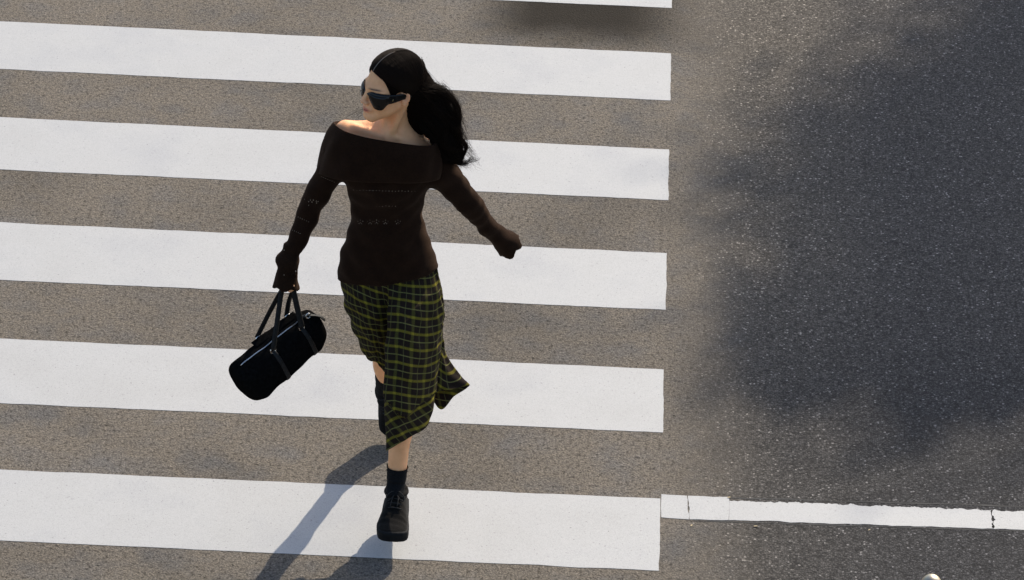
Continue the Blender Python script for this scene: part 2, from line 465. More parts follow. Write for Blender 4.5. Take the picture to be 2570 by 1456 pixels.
# ------------------------------------------------------------------ the walker
base = gp(980, 1227)
person = empty('person', (base[0], base[1], 0))
tag(person, 'person striding in brown off-shoulder sweater, plaid skirt and dark wraparound sunglasses, black bag in hand', 'person')

# joints
HEADC = at(978, 219, -.03)
YAWH, NOD, TILT = math.radians(54), math.radians(-3), math.radians(-2)
hf = v3(-math.sin(YAWH), -math.cos(YAWH), 0); hl = v3(math.cos(YAWH), -math.sin(YAWH), 0)
hu = v3(0, 0, 1)
hf, hu = math.cos(NOD) * hf - math.sin(NOD) * hu, math.cos(NOD) * hu + math.sin(NOD) * hf
hl, hu = math.cos(TILT) * hl + math.sin(TILT) * hu, math.cos(TILT) * hu - math.sin(TILT) * hl
HR = np.stack([hl, -hf, hu], 1)                       # local axes: x her left, y back, z up
def hw(p): return HEADC + HR @ np.asarray(p, float)
J = dict(
    neck=at(990, 322, .025), chest=at(966, 425, .0), waist=at(968, 520, .0), pelvis=at(978, 655, .0),
    shR=at(868, 336, .0), elR=at(775, 532, .0), wrR=at(722, 662, -.06), haR=at(719, 722, -.085),
    shL=at(1076, 392, .02), elL=at(1176, 508, .08), wrL=at(1216, 550, .13), haL=at(1262, 598, .19),
    hipR=at(935, 690, .0), knR=at(962, 856, .02), anR=at(967, 984, .27), toR=at(980, 1108, .25),
    hipL=at(1022, 690, .0), knL=at(1014, 958, -.20), anL=at(993, 1223, -.262))

# ---- body: one continuous surface
def headp(fn): return P_frame(fn, HEADC, HR)
B = []
def U(fn, k=.02): B.append(('u', fn, k))
def S(fn, k=.01): B.append(('s', fn, k))
U(headp(P_ell((0, .016, .032), (.071, .090, .086))), 0)
U(headp(P_ell((0, -.028, -.022), (.060, .060, .080))), .03)
U(headp(P_mirror(P_caps((.050, .004, -.042), (.014, -.070, -.094), .017, .015))), .028)
U(headp(P_ell((0, -.073, -.094), (.020, .016, .015))), .018)
U(headp(P_mirror(P_ell((.037, -.061, -.030), (.022, .020, .020)))), .022)
U(headp(P_mirror(P_caps((.006, -.083, .016), (.050, -.058, .014), .010, .009))), .016)       # brow
S(headp(P_mirror(P_ell((.031, -.094, -.004), (.017, .014, .011)))), .014)                     # eye sockets
U(headp(P_mirror(P_ell((.031, -.070, -.006), (.013, .012, .011)))), .003)                     # eyes under lids
U(headp(P_caps((0, -.084, .008), (0, -.104, -.031), .0075, .0095)), .010)                     # nose
U(headp(P_mirror(P_ell((.0105, -.096, -.036), (.0075, .010, .007)))), .006)
S(headp(P_mirror(P_ell((.006, -.101, -.0435), (.0035, .005, .003)))), .002)
U(headp(P_ell((0, -.083, -.060), (.025, .013, .016))), .012)                                  # muzzle
U(headp(P_mirror(P_caps((.003, -.0965, -.0585), (.017, -.0865, -.0615), .0048, .003))), .004) # upper lip
U(headp(P_mirror(P_caps((.0, -.0945, -.0690), (.014, -.0865, -.0660), .0058, .0035))), .004)  # lower lip
S(headp(P_mirror(P_caps((0, -.103, -.0636), (.021, -.0895, -.0632), .0016, .0014))), .002)    # mouth line
S(headp(P_ell((0, -.096, -.081), (.014, .008, .005))), .008)
def earp(p):
    q = p - v3(.0745, .016, -.006)
    a = math.radians(14); q = np.stack([q[:, 0] - .25 * np.clip(q[:, 1], 0, 1), q[:, 1] * math.cos(a) + q[:, 2] * math.sin(a), -q[:, 1] * math.sin(a) + q[:, 2] * math.cos(a)], 1)
    d = P_ell((0, 0, .002), (.0075, .0175, .029))(q)
    lobe = P_ell((0, -.007, -.024), (.006, .009, .011))(q); d = np.minimum(d, lobe)
    con = P_ell((.008, -.003, .000), (.006, .0095, .016))(q); d = np.maximum(d, -con)
    return d
U(headp(P_mirror(earp)), .004)
nk = J['neck']
U(P_caps(hw((0, .022, -.045)), nk + v3(0, .01, .02), .050, .049), .022)
U(P_caps(nk + v3(0, .01, .02), nk + v3(0, .01, -.06), .050, .062), .03)
cL, cR = J['shL'], J['shR']
U(P_caps(nk + v3(.02, .02, -.045), cL + v3(0, .0, .012), .050, .036), .05)                    # shoulder girdle
U(P_caps(nk + v3(-.02, .02, -.045), cR + v3(0, .0, .012), .050, .036), .05)
notch = at(983, 352, -.055)
U(P_ell(J['chest'] + v3(0, 0, .045), (.135, .088, .12)), .05)
U(P_ell(J['chest'] + v3(.015, .0, -.04), (.120, .090, .12)), .04)
U(P_ell((J['chest'] + J['waist']) / 2, (.112, .082, .12)), .04)
U(P_ell(J['waist'] + v3(0, 0, -.05), (.112, .078, .12)), .04)
U(P_ell(J['pelvis'] + v3(0, .01, .02), (.150, .100, .11)), .05)
for s, c in ((1, cL), (-1, cR)):                                                             # collar bones, neck cords
    U(P_caps(notch + v3(s * .018, .012, .006), c + v3(-s * .03, -.012, .034), .008, .008), .018)
U(P_caps(notch + v3(-.006, .012, .0), hw((.050, .030, -.045)), .009, .013), .018)
U(P_caps(notch + v3(-.02, .012, .0), hw((-.050, .030, -.045)), .008, .013), .018)
S(P_ell(notch + v3(-.004, -.012, .016), (.012, .012, .014)), .016)
U(P_caps(cR, J['elR'], .030, .026), .03); U(P_caps(J['elR'], J['wrR'], .026, .021), .02)
U(P_caps(cL, J['elL'], .032, .026), .03); U(P_caps(J['elL'], J['wrL'], .026, .021), .02)
# hands: palm, four unequal curled fingers, thumb
def hand(wr, pd, side, curl, nrm_dir, tuck=0.0, sc=1.0):
    """pd palm direction, side = direction to the index finger, nrm_dir = palm's inner side."""
    pd = nrm(pd); side = nrm(side - pd * (side @ pd)); inn = nrm(nrm_dir - pd * (nrm_dir @ pd) - side * (nrm_dir @ side))
    R = np.stack([side, inn, pd], 1)
    U(P_frame(P_ell((0, 0, .042 * sc), (.036 * sc, .014, .046 * sc)), wr, R), .012)
    for i, (off, ln) in enumerate(((.027, .066), (.009, .074), (-.009, .069), (-.026, .054))):
        p = wr + pd * .078 * sc + side * off * sc; ln *= sc
        a = 0.0; seg = [ln * .45, ln * .32, ln * .23]
        for k, sg in enumerate(seg):
            a += curl[k]
            q = p + sg * (math.cos(a) * pd + math.sin(a) * inn)
            U(P_caps(p, q, .0086 - .0008 * k, .0082 - .001 * k), .003); p = q
    p = wr + pd * .022 * sc + side * (.026 - .015 * tuck) * sc
    q = p + .040 * sc * nrm(pd * (.6 + tuck) + side * (.7 - tuck) + inn * .45); r = q + .030 * sc * nrm(pd * .75 + side * .05 + inn * .75)
    U(P_caps(p, q, .0115, .0098), .008); U(P_caps(q, r, .0095, .0078), .003)
hand(J['wrR'] + (J['wrR'] - J['elR']) * .04, v3(-.10, -.25, -1), v3(-.1, -1, .05), (1.25, 1.5, .9), v3(1, 0, 0), .62, .90)
hand(J['wrL'], (J['haL'] - J['wrL']), v3(-.2, -1, -.1), (.8, 1.0, .6), v3(-1, 0, -.3), .6, .68)
# legs
U(P_caps(J['hipR'], J['knR'], .064, .045), .04); U(P_caps(J['knR'], J['anR'], .040, .029), .03)
U(P_caps(J['hipL'], J['knL'], .062, .045), .04); U(P_caps(J['knL'], J['anL'], .045, .031), .03)
calf = J['knL'] * .68 + J['anL'] * .32 + v3(.004, .018, 0); U(P_ell(calf, (.043, .045, .12)), .03)
U(P_ell(J['knR'] * .65 + J['anR'] * .35 + v3(0, .015, -.01), (.035, .040, .10)), .03)
U(P_caps(J['anL'] + v3(0, .008, -.01), J['anL'] + v3(-.002, -.12, -.072), .027, .020), .012)
U(P_caps(J['anR'] + v3(0, .012, -.005), J['anR'] + (J['toR'] - J['anR']) * .45 + v3(.006, .03, 0), .020, .010), .006)
allp = np.array(list(J.values()) + [hw((0, 0, .13)), hw((0, -.12, 0)), hw((.1, .1, 0))])
V, F = polygonize(B, allp.min(0) - .13, allp.max(0) + .13, .0033)
body = mesh_obj('body', V, F, M['skin'], person)
q = (V - HEADC) @ HR
tint = np.tile(v3(.92, .46, .215), (len(V), 1))
def blob(c, r): return np.exp(-(((np.abs(q) * [1, 0, 0] + q * [0, 1, 1]) - c) / r) ** 2 @ np.ones(3))
def paint(w, c):
    global tint
    w = np.clip(w, 0, 1)[:, None]; tint = tint * (1 - w) + np.array(c) * w
paint(.45 * blob((.042, -.065, -.03), (.02, .04, .02)), (.74, .36, .22))
paint(.5 * blob((0, -.11, -.035), (.018, .02, .012)), (.74, .36, .23))
paint(1.6 * blob((.007, -.095, -.0600), (.012, .02, .0038)), (.66, .21, .15))
paint(1.6 * blob((.005, -.094, -.0690), (.011, .02, .0048)), (.74, .25, .17))
paint(1.5 * blob((0, -.095, -.0635), (.017, .02, .0014)), (.16, .04, .025))
paint(.95 * blob((.022, -.085, .020), (.013, .03, .0032)) + .95 * blob((.040, -.075, .0225), (.012, .03, .003)), (.06, .04, .03))
paint(.5 * blob((.08, .012, -.003), (.015, .02, .03)), (.72, .34, .22))
ca = body.data.color_attributes.new('tint', 'FLOAT_COLOR', 'POINT')
ca.data.foreach_set('color', np.concatenate([tint, np.ones((len(V), 1))], 1).astype(np.float32).ravel())

# ---- sweater: knit body and sleeves as one surface, open at hem and cuffs
def wr(p):
    x, y, z = p[:, 0], p[:, 1], p[:, 2]
    return .0030 * np.sin(38 * z + 9 * x + 3 * np.sin(17 * x + 5 * y)) * np.sin(13 * x - 7 * y + 2) + .0016 * np.sin(90 * z - 40 * x + 2 * np.sin(40 * y)) + .0012 * np.sin(70 * x + 55 * z)
K = []
def tors(c, rx, ry, rz): return P_ell(c, (rx, ry, rz))
def ring_prof(ctrl):
    """Elliptic tube following control (centre, rx, ry), z falling; flat ends."""
    cs = np.array([c for c, _, _ in ctrl]); rx = np.array([a for _, a, _ in ctrl]); ry = np.array([b for _, _, b in ctrl])
    zz = cs[:, 2]; o = np.argsort(zz)
    def f(p):
        z = p[:, 2]
        cx = np.interp(z, zz[o], cs[o, 0]); cy = np.interp(z, zz[o], cs[o, 1]); a = np.interp(z, zz[o], rx[o]); b = np.interp(z, zz[o], ry[o])
        dx, dy = p[:, 0] - cx, p[:, 1] - cy
        k0 = np.sqrt((dx / a) ** 2 + (dy / b) ** 2); k1 = np.sqrt((dx / a / a) ** 2 + (dy / b / b) ** 2) + 1e-6
        return np.where(k0 < .3, -.3 * np.minimum(a, b), k0 * (k0 - 1) / k1) 
    return f
def row(y, x0, x1, ry, dy=0.0):
    a, b = at(x0, y, dy), at(x1, y, dy); return ((a + b) / 2, np.linalg.norm(b - a) / 2, ry)
prof = [row(372, 868, 1070, .105), row(400, 862, 1084, .116), row(440, 862, 1080, .118), row(470, 868, 1074, .112), row(500, 877, 1064, .100), row(525, 880, 1060, .098), row(552, 880, 1063, .102),
        row(585, 872, 1072, .112), row(620, 861, 1086, .116), row(655, 851, 1097, .122), row(690, 847, 1104, .126), row(730, 847, 1106, .128)]
prof = [tuple(r) for r in prof]
cc = catmull(np.array([[*c, a, b] for c, a, b in prof]), 60)
prof = [(r[:3], r[3], r[4]) for r in cc]
outer = ring_prof(prof)
K.append(('u', outer, 0))
slL = [(at(1060, 400, .02), .062), (at(1100, 425, .03), .056), (J['elL'], .043), (at(1222, 568, .15), .036)]
slR = [(at(858, 372, 0), .062), (at(832, 425, 0), .050), (at(800, 480, 0), .042), (J['elR'], .0405), (at(738, 620, -.04), .032)]
for sl in (slL, slR):
    for (a, ra), (b, rb) in zip(sl[:-1], sl[1:]): K.append(('u', P_caps(a, b, ra, rb), .03 if ra > .055 else .012))
cuL0, cuL1 = at(1226, 572, .153), at(1281, 617, .215)
cuR0, cuR1 = at(728, 630, -.045), at(717, 724, -.085)
K.append(('u', P_cone(cuL0, cuL1, .030, .050, .010, 5, 1.0), .012))
K.append(('u', P_cone(cuR0, cuR1, .026, .048, .0035, 5, .5), .014))
K.append(('u', P_ell(at(722, 652, -.055), (.043, .042, .030)), .012))
K.append(('n', wr, 0))
# hem and top as planes, hollowed from below and in the cuffs
hemc = at(975, 683, 0); hx = nrm(at(1105, 670, 0) - at(848, 697, 0)); hn = nrm(np.cross(hx, v3(0, 1, -.14)))
hn = hn if hn[2] > 0 else -hn
def hemplane(p):
    d = (hemc - p) @ hn + .002 * np.sin(40 * p[:, 0] + 30 * p[:, 1])
    return np.where(np.abs(p[:, 0] - hemc[0]) < .215, d, -1.0)
K.append(('i', hemplane, 0))
topn = nrm(v3(.16, .0, 1)); topc = at(960, 372, 0)
K.append(('i', lambda p: (p - topc) @ topn - .02, 0))
inner = ring_prof([(c, a - .010, b - .010) for c, a, b in prof])
K.append(('s', lambda p: np.maximum(inner(p), (p - (hemc + v3(0, 0, .05))) @ hn), .002))
K.append(('s', P_cone(cuL0 * .2 + cuL1 * .8, cuL1 + (cuL1 - cuL0) * .3, .030, .043), .002))
K.append(('s', P_cone(cuR0 * .3 + cuR1 * .7, cuR1 + (cuR1 - cuR0) * .3, .032, .039), .002))
# room for chest and neck under the collar
K.append(('s', P_ell(at(960, 352, .0), (.125, .085, .06)), .01))
V, F = polygonize(K, v3(-1.62, YB - .35, .75), v3(-.42, YB + .42, 1.6), .0045)
V = relax(V, F, 1)
sweater = mesh_obj('sweater', V, F, M['knit'], person)
sw_bvh = BVHTree.FromPolygons([Vector(v) for v in V], F.tolist())

# folded collar: a cape of knit round shoulders and upper arms
def ring(L, Rr, front, back, dyL, dyR, e=.86):
    """Ring through left and right silhouette points, front and back points."""
    L, Rr, fr, bk = at(*L, dyL), at(*Rr, dyR), at(*front), at(*back)
    c = (L + Rr) / 2; out = []
    for i in range(72):
        t = 2 * math.pi * i / 72
        ct = math.copysign(abs(math.cos(t)) ** e, math.cos(t)); s_ = math.sin(t); s_ = math.copysign(abs(s_) ** e, s_)
        side = (Rr - c) * ct; fb = (fr - c) * max(s_, 0) + (bk - c) * max(-s_, 0)
        out.append(c + side + fb)
    return np.array(out)
rings = [ring((845, 318), (1080, 352), (985, 366, -.085), (975, 328, .08), .0, .02, .72),     # inside
         ring((838, 308), (1086, 346), (984, 357, -.095), (975, 320, .09), .0, .02, .70),     # rim
         ring((833, 309), (1090, 348), (984, 361, -.103), (975, 321, .097), .0, .02, .70),
         ring((817, 332), (1098, 372), (980, 385, -.122), (970, 335, .125), .0, .02, .76),
         ring((806, 362), (1108, 398), (975, 412, -.134), (966, 345, .150), .0, .02),
         ring((799, 395), (1111, 418), (970, 437, -.138), (962, 372, .152), .0, .02),
         ring((793, 426), (1108, 436), (966, 457, -.136), (960, 395, .150), .0, .02),
         ring((797, 429), (1104, 438), (966, 459, -.128), (960, 396, .142), .0, .02),
         ring((815, 415), (1098, 425), (968, 448, -.116), (962, 390, .130), .0, .02)]
cr = catmull(np.array(rings), 60); th = np.linspace(0, 2 * np.pi, 72, endpoint=False)
for i in range(60):
    t = i / 59.0; amp = .0045 * max(0, math.sin(math.pi * min(1, max(0, (t - .15) / .75))))
    c = cr[i].mean(0); d = cr[i] - c; d[:, 2] = 0; d /= np.linalg.norm(d, axis=1)[:, None]
    cr[i] += d * (amp * (np.sin(5 * th + 4 * t) + .6 * np.sin(11 * th - 7 * t + 1)))[:, None]
collar = mesh_obj('folded_collar', cr.reshape(-1, 3), grid_faces(60, 72, True), M['knit'], sweater)

# openwork eyelets of the knit: small holes showing skin
eyes = []
def eyelet(px, py, r=.0016):
    d = ray(px, py); hit = sw_bvh.ray_cast(Vector(CAM), Vector(d))
    if hit[0] is None: return
    p = np.array(hit[0]); n = np.array(hit[1]); n = n if n @ d < 0 else -n
    a = nrm(np.cross(n, v3(.2, .3, 1))); b = np.cross(n, a); c = p + n * .0022
    ringv = [c + r * (math.cos(t) * a + math.sin(t) * b) for t in np.linspace(0, 2 * math.pi, 6, endpoint=False)]
    eyes.append((ringv, [tuple(range(6))]))
for x in np.arange(888, 1042, 8.0): eyelet(x, 477 + (x - 888) * .02 + rng.normal(0, .4), rng.uniform(.0009, .0018))
for x in np.arange(944, 998, 8.0): eyelet(x, 516.5 + rng.normal(0, .3), rng.uniform(.0009, .0017))
for x in (905, 929, 945, 967, 998):
    for a, b in ((0, 0), (-6, 3), (6, 3), (-3, 9), (3, 9), (0, 6)): eyelet(x + a, 552 + b, rng.uniform(.0007, .0017))
for k in range(7): eyelet(807 + 5.2 * k, 443 + 2.2 * k, .0012)
for k in range(9): eyelet(765 + 8 * rng.random() + 3.5 * k, 500 + 22 * rng.random(), rng.uniform(.001, .0022))
for k in range(7): eyelet(744 + 5.0 * k, 542 + 2.4 * k, rng.uniform(.0010, .0018))
for k in range(5): eyelet(735 + 4.5 * k, 578 + 2.0 * k, .0012)
eyelet(714, 628, .0024); eyelet(713, 690, .0016)
M['eyelet'] = mat('skin_in_eyelet', (.30, .22, .15), .7)
V, F = join(eyes); tag(mesh_obj('openwork', V, F, M['eyelet'], sweater, smooth=False), kind='stuff')

# ---- plaid skirt: columns from waist to hem
cols = [
 [(862, 640, .01), (853, 690, .00), (862, 755, -.01), (880, 815, -.015), (903, 868, -.02), (927, 900, -.02)],
 [(885, 650, -.07), (886, 705, -.09), (897, 765, -.10), (915, 828, -.095), (934, 883, -.07), (948, 915, -.055)],
 [(925, 655, -.095), (928, 715, -.112), (938, 775, -.12), (948, 838, -.10), (957, 893, -.07), (966, 934, -.04)],
 [(958, 658, -.10), (964, 716, -.112), (973, 782, -.09), (985, 858, -.065), (993, 925, -.05), (1000, 975, -.05)],
 [(968, 660, -.10), (974, 716, -.116), (977, 780, -.13), (980, 868, -.16), (987, 970, -.18), (994, 1050, -.20)],
 [(980, 660, -.10), (980, 716, -.12), (977, 782, -.16), (970, 878, -.21), (965, 1000, -.265), (968, 1127, -.31)],
 [(1008, 660, -.10), (1008, 716, -.125), (1002, 788, -.19), (998, 888, -.265), (992, 1010, -.32), (990, 1121, -.34)],
 [(1042, 655, -.09), (1045, 710, -.112), (1045, 788, -.165), (1040, 888, -.23), (1034, 1000, -.275), (1030, 1100, -.30)],
 [(1076, 648, -.06), (1083, 698, -.08), (1088, 788, -.115), (1088, 888, -.15), (1080, 975, -.19), (1074, 1064, -.22)],
 [(1092, 640, -.02), (1103, 688, -.035), (1108, 778, -.055), (1104, 858, -.075), (1096, 940, -.11), (1089, 1022, -.155)],
 [(1094, 638, -.01), (1106, 684, -.01), (1112, 768, -.025), (1108, 838, -.03), (1102, 918, -.075), (1092, 987, -.115)],
 [(1096, 634, .01), (1108, 680, .01), (1111, 758, .0), (1108, 833, -.01), (1116, 908, -.05), (1132, 978, -.10)],
 [(1096, 630, .03), (1108, 678, .03), (1110, 752, .02), (1106, 828, .01), (1128, 904, -.02), (1176, 969, -.06)],
 [(1090, 628, .05), (1102, 674, .05), (1102, 748, .05), (1098, 820, .04), (1104, 905, .0), (1140, 994, -.06)],
 [(1062, 624, .085), (1074, 664, .09), (1076, 730, .09), (1072, 800, .07), (1076, 890, .01), (1096, 1022, -.08)],
 [(1010, 618, .10), (1010, 658, .115), (1012, 718, .115), (1014, 775, .10), (1020, 830, .08), (1030, 868, .06)],
 [(930, 620, .10), (930, 660, .115), (938, 715, .115), (948, 765, .10), (962, 815, .08), (980, 852, .06)],
 [(878, 630, .06), (874, 676, .07), (886, 730, .07), (904, 785, .06), (926, 832, .05), (948, 868, .04)],
]
for c in cols:
    for k in (0, 1):
        x, y, d = c[k]; cx = 976; u = max(-.985, min(.985, (x - cx) / 124.0))
        c[k] = (cx + u * (104 if k == 0 else 121), y, math.copysign(.088 if k == 0 else .107, d if abs(d) > .001 else 1) * math.sqrt(1 - u * u))
NR, NC = 120, 240
G = np.array([[at(*p) for p in c] for c in cols])             # columns x rows x 3
G = np.array([catmull(c, NR) for c in G])                     # cols, NR, 3
G = catmull(G, NC, closed=True)                               # NC, NR, 3
# cloth coordinates before wrinkling
vlen = np.concatenate([np.zeros((NC, 1)), np.cumsum(np.linalg.norm(np.diff(G, axis=1), axis=2), 1)], 1)
ulen = np.linalg.norm(np.roll(G, -1, 0) - G, axis=2)          # NC, NR
umean = ulen[:, 8:40].mean(1); uc = np.concatenate([[0], np.cumsum(umean)[:-1]])
tt = np.linspace(0, 1, NR)
UV = np.stack([np.repeat(uc[:, None], NR, 1) * (1 + 0.0 * tt), vlen], -1)
# the lower front hangs on the bias: below the knee fold the weave turns
foldr = np.zeros((NC, NR))
for i in range(NC):
    for j in range(NR):
        d = G[i, j] - CAM; zc = d @ CF; px = W / 2 + FPX * (d @ CR) / zc; py = H / 2 - FPX * (d @ CU) / zc
        if 940 < px < 1100 and d[1] + CAM[1] < YB - .12:
            line = np.interp(px, [960, 985, 1015, 1050, 1090], [985, 1030, 1048, 1020, 985])
            foldr[i, j] = py - line
below = foldr > 0
ang = math.radians(33); U0 = UV.copy()
UV[below] = np.stack([U0[..., 0] * math.cos(ang) - U0[..., 1] * math.sin(ang), U0[..., 0] * math.sin(ang) + U0[..., 1] * math.cos(ang)], -1)[below]
foldin = np.where(below, np.clip(foldr / 8, 0, 1) * np.exp(-np.clip(foldr - 8, 0, 999) / 60), np.where(foldr < 0, -.5 * np.exp(foldr / 14), 0))
UV[..., 1] -= .30 * (G[..., 0] - base[0])
# wrinkles
dn = np.cross(np.gradient(G, axis=1), np.roll(G, -1, 0) - np.roll(G, 1, 0)); dn /= np.linalg.norm(dn, axis=2)[..., None] + 1e-9
ii, jj = np.meshgrid(np.arange(NC) / NC, tt, indexing='ij')
wk = .0042 * np.sin(2 * np.pi * (9 * ii + 1.5 * jj) + 2 * np.sin(6 * jj)) * jj + .0042 * np.sin(2 * np.pi * (5 * jj + 8 * ii)) * np.exp(-((jj - .5) / .35) ** 2) * .7 + .002 * np.sin(2 * np.pi * (17 * ii - 6 * jj))
G = G + dn * (wk * np.clip((jj - .12) / .25, 0, 1))[..., None]
G[..., 1] += .016 * foldin
Vs = G.transpose(1, 0, 2).reshape(-1, 3); UVs = UV.transpose(1, 0, 2).reshape(-1, 2)
# close the pattern seam: add a duplicate first column
Gs = np.concatenate([G, G[:1]], 0); UVx = np.concatenate([UV, np.stack([np.full((1, NR), uc[-1] + umean[-1]), UV[:1, :, 1]], -1)], 0)
Vs = Gs.transpose(1, 0, 2).reshape(-1, 3); UVs = UVx.transpose(1, 0, 2).reshape(-1, 2)
skirt = mesh_obj('skirt', Vs, grid_faces(NR, NC + 1), M['plaid'], person, uv=UVs)
md = skirt.modifiers.new('thickness', 'SOLIDIFY'); md.thickness = .002; md.offset = 0

# ---- hair: combed cap, falling mass and loose strands
HA = []
capc, capr = v3(0, .022, .036), v3(.083, .104, .097)
HA.append(('u', headp(P_ell(capc, capr)), 0))
HA.append(('s', headp(P_ell((0, -.125, -.022), (.120, .104, .118))), .006))
HA.append(('s', headp(P_mirror(P_ell((.095, -.004, -.012), (.040, .030, .034)))), .006))
HA.append(('s', headp(P_ell((0, -.055, -.11), (.13, .085, .095))), .01))
guide = [(1046, 208, .035), (1082, 255, .035), (1106, 308, .02), (1122, 354, .01), (1140, 388, .0), (1154, 404, .0)]
grad_ = [.070, .074, .073, .066, .046, .020]
gpts = [at(*g) for g in guide]
for (a, ra), (b, rb) in zip(list(zip(gpts, grad_))[:-1], list(zip(gpts, grad_))[1:]): HA.append(('u', P_caps(a, b, ra * .74, rb * .62), .02))
HA.append(('u', P_caps(hw((.02, .085, -.02)), at(1055, 300, .06), .055, .055), .03))
def hairwave(p):
    qx = p @ nrm(v3(.7, .1, .5)); qy = p @ nrm(v3(.3, 1, -.2))
    w = np.clip((np.linalg.norm(p - hw((0, .02, .03)), axis=1) - .105) / .03, 0, 1)
    return w * (.0012 * np.sin(260 * qx + 6 * np.sin(20 * p[:, 2])) + .0015 * np.sin(90 * qx + 40 * qy))
HA.append(('n', hairwave, 0))
allg = np.array(gpts + [hw((0, 0, .14)), hw((.1, .13, 0)), hw((-.1, .1, 0)), hw((0, -.1, .05))])
V, F = polygonize(HA, allg.min(0) - .09, allg.max(0) + .09, .004)
hair = mesh_obj('hair', V, F, M['hair'], person)
strands = []
def ell_pt(u, g=1.0):
    u = np.asarray(u, float); u = u / np.linalg.norm(u); return hw(capc + capr * u * g)
def slerp(a, b, t):
    w = math.acos(max(-1, min(1, a @ b))); return (math.sin((1 - t) * w) * a + math.sin(t * w) * b) / math.sin(w)
gq = catmull(np.array(gpts), 30); gr = catmull(np.array(grad_)[:, None], 30)[:, 0]
NL = 26
lock = [(rng.random() * 2 * math.pi, rng.uniform(.55, 1.0), rng.random() * 6.28, rng.uniform(.08, .20), rng.uniform(.30, .55), rng.uniform(.80, 1.05)) for _ in range(NL)]
def mass_path(i0, ang, rad, n, reach=1.0, spread=1.0):
    """A strand inside the lock nearest to the asked angle, waving with it."""
    k = min(range(NL), key=lambda q: abs((lock[q][0] - ang + math.pi) % (2 * math.pi) - math.pi) + .35 * abs(hash((q, round(ang * 37))) % 100) / 100)
    la, lr, lp, lw, lf, lend = lock[k]; pts = []
    ja, jr = rng.normal(0, .10), rng.normal(0, .05)
    n2 = n + 5
    for m_ in range(n2):
        s = i0 + (29 * min(1.02, reach * lend) - i0) * m_ / (n2 - 1); j = min(int(s), 28); f = s - j
        c = gq[j] * (1 - f) + gq[j + 1] * f; r = gr[j] * (1 - f) + gr[j + 1] * f
        tg = nrm(gq[min(j + 1, 29)] - gq[max(j - 1, 0)]); e1 = nrm(v3(0, 1, 0) - tg * tg[1]); e2 = np.cross(tg, e1)
        grow = min(1.0, m_ / 4.0)
        a = la + ja + lw * 1.6 * math.sin(lf * s + lp) * grow
        q = (lr + jr + lw * math.cos(lf * s + lp * 1.7) * grow) * rad * spread
        pts.append(c + r * q * (math.cos(a) * e1 * .8 + math.sin(a) * e2))
    return pts
def part_y(t):
    a = math.radians(24 + 95 * t); return v3(.02, -math.cos(a), math.sin(a))
for k in range(3000):
    left = rng.random() < .72; t = rng.random() * 1.45
    r0 = part_y(t) + v3((.03 if left else -.03) + rng.normal(0, .01), 0, 0); r0 = nrm(r0)
    T = nrm((v3(.70, .52, -.38) if left else v3(-.35, .85, -.35)) + rng.normal(0, .13, 3))
    if left: mid = nrm(v3(.80, -.60 + 1.0 * t, .22 + .25 * t) + rng.normal(0, .03, 3))
    else: mid = nrm(r0 * .5 + T * .4 + v3(-.45, .1, .2))
    g = 1.008 + .022 * rng.random()
    head_pts = [ell_pt(slerp(slerp(r0, mid, s), slerp(mid, T, s), s), g) for s in np.linspace(0, 1, 9)]
    m = mass_path(1 + 5 * rng.random(), rng.random() * 2 * math.pi, .82 + .24 * rng.random(), 9, .86 + .16 * rng.random())
    p = catmull(np.array(head_pts + m[1:]), 30)
    strands.append((p, .00055))
for k in range(700):                                                     # back of the crown down into the mass
    u0 = nrm(v3(rng.uniform(-.1, .75), rng.uniform(.35, .9), rng.uniform(.1, .75))); u1 = nrm(u0 + v3(.15, .25, -.55))
    h_ = [ell_pt(slerp(u0, u1, s_), .97 + .06 * s_) for s_ in np.linspace(0, 1, 4)]
    m = mass_path(4 + 5 * rng.random(), rng.uniform(-2.4, .9), .92 + .16 * rng.random(), 9, .8 + .2 * rng.random())
    strands.append((catmull(np.array(h_ + m), 20), .0006))
for k in range(380):                                                     # loose ends blowing right
    m = mass_path(6 + 10 * rng.random(), rng.uniform(-2.6, .4) , 1.0 + .12 * rng.random(), 7, .9 + .12 * rng.random(), 1.0 + .1 * rng.random())
    e = m[-1]; dr = nrm(nrm(m[-1] - m[-2]) * .9 + v3(.6, rng.normal(0, .2), .25 + rng.normal(0, .25)))
    ln = .012 + .05 * rng.random() ** 2
    p = catmull(np.array(m + [e + dr * ln * .5 + v3(0, 0, -.006), e + dr * ln + v3(0, 0, rng.normal(0, .012))]), 20)
    strands.append((p, .00045))
for k in range(150):                                                      # flyaways along the windward edge
    s = rng.uniform(3, 26); j = int(s); tg = nrm(gq[min(j + 1, 29)] - gq[max(j - 1, 0)])
    out = nrm(v3(.85, .1, .45)); a = gq[j] + out * gr[j] * rng.uniform(.8, 1.0) + v3(0, rng.normal(0, .02), 0)
    ln = rng.uniform(.04, .10); p = [a + tg * ln * f + out * (.014 * rng.random() + .001) * f ** 1.5 + v3(0, 0, .006 * f * f) for f in np.linspace(0, 1, 8)]
    strands.append((np.array(p), .0004))
for k in range(70):                                                      # wisp at the lowest tip
    a = gq[27] + rng.normal(0, .012, 3); b = at(1180 + 28 * rng.random() ** 2, 402 - 10 * rng.random(), rng.normal(0, .02)); c = at(1160 + 10 * rng.random(), 411 + rng.normal(0, 3), .0)
    strands.append((catmull(np.array([a, c, b]), 9), .00045))
for k in range(16):                                                      # few hairs behind the far shoulder
    a = hw((-.05, .05, -.06)) + rng.normal(0, .006, 3); b = at(900 - 40 * rng.random(), 291 + 10 * rng.random(), .09)
    strands.append((catmull(np.array([a, (a + b) / 2 + v3(0, 0, .006 * rng.normal()), b]), 8), .0004))
V, F = join([tube(p, np.linspace(r, r * .35, len(p)), 3, caps=False) for p, r in strands])
mesh_obj('strands', V, F, M['strand'], hair)
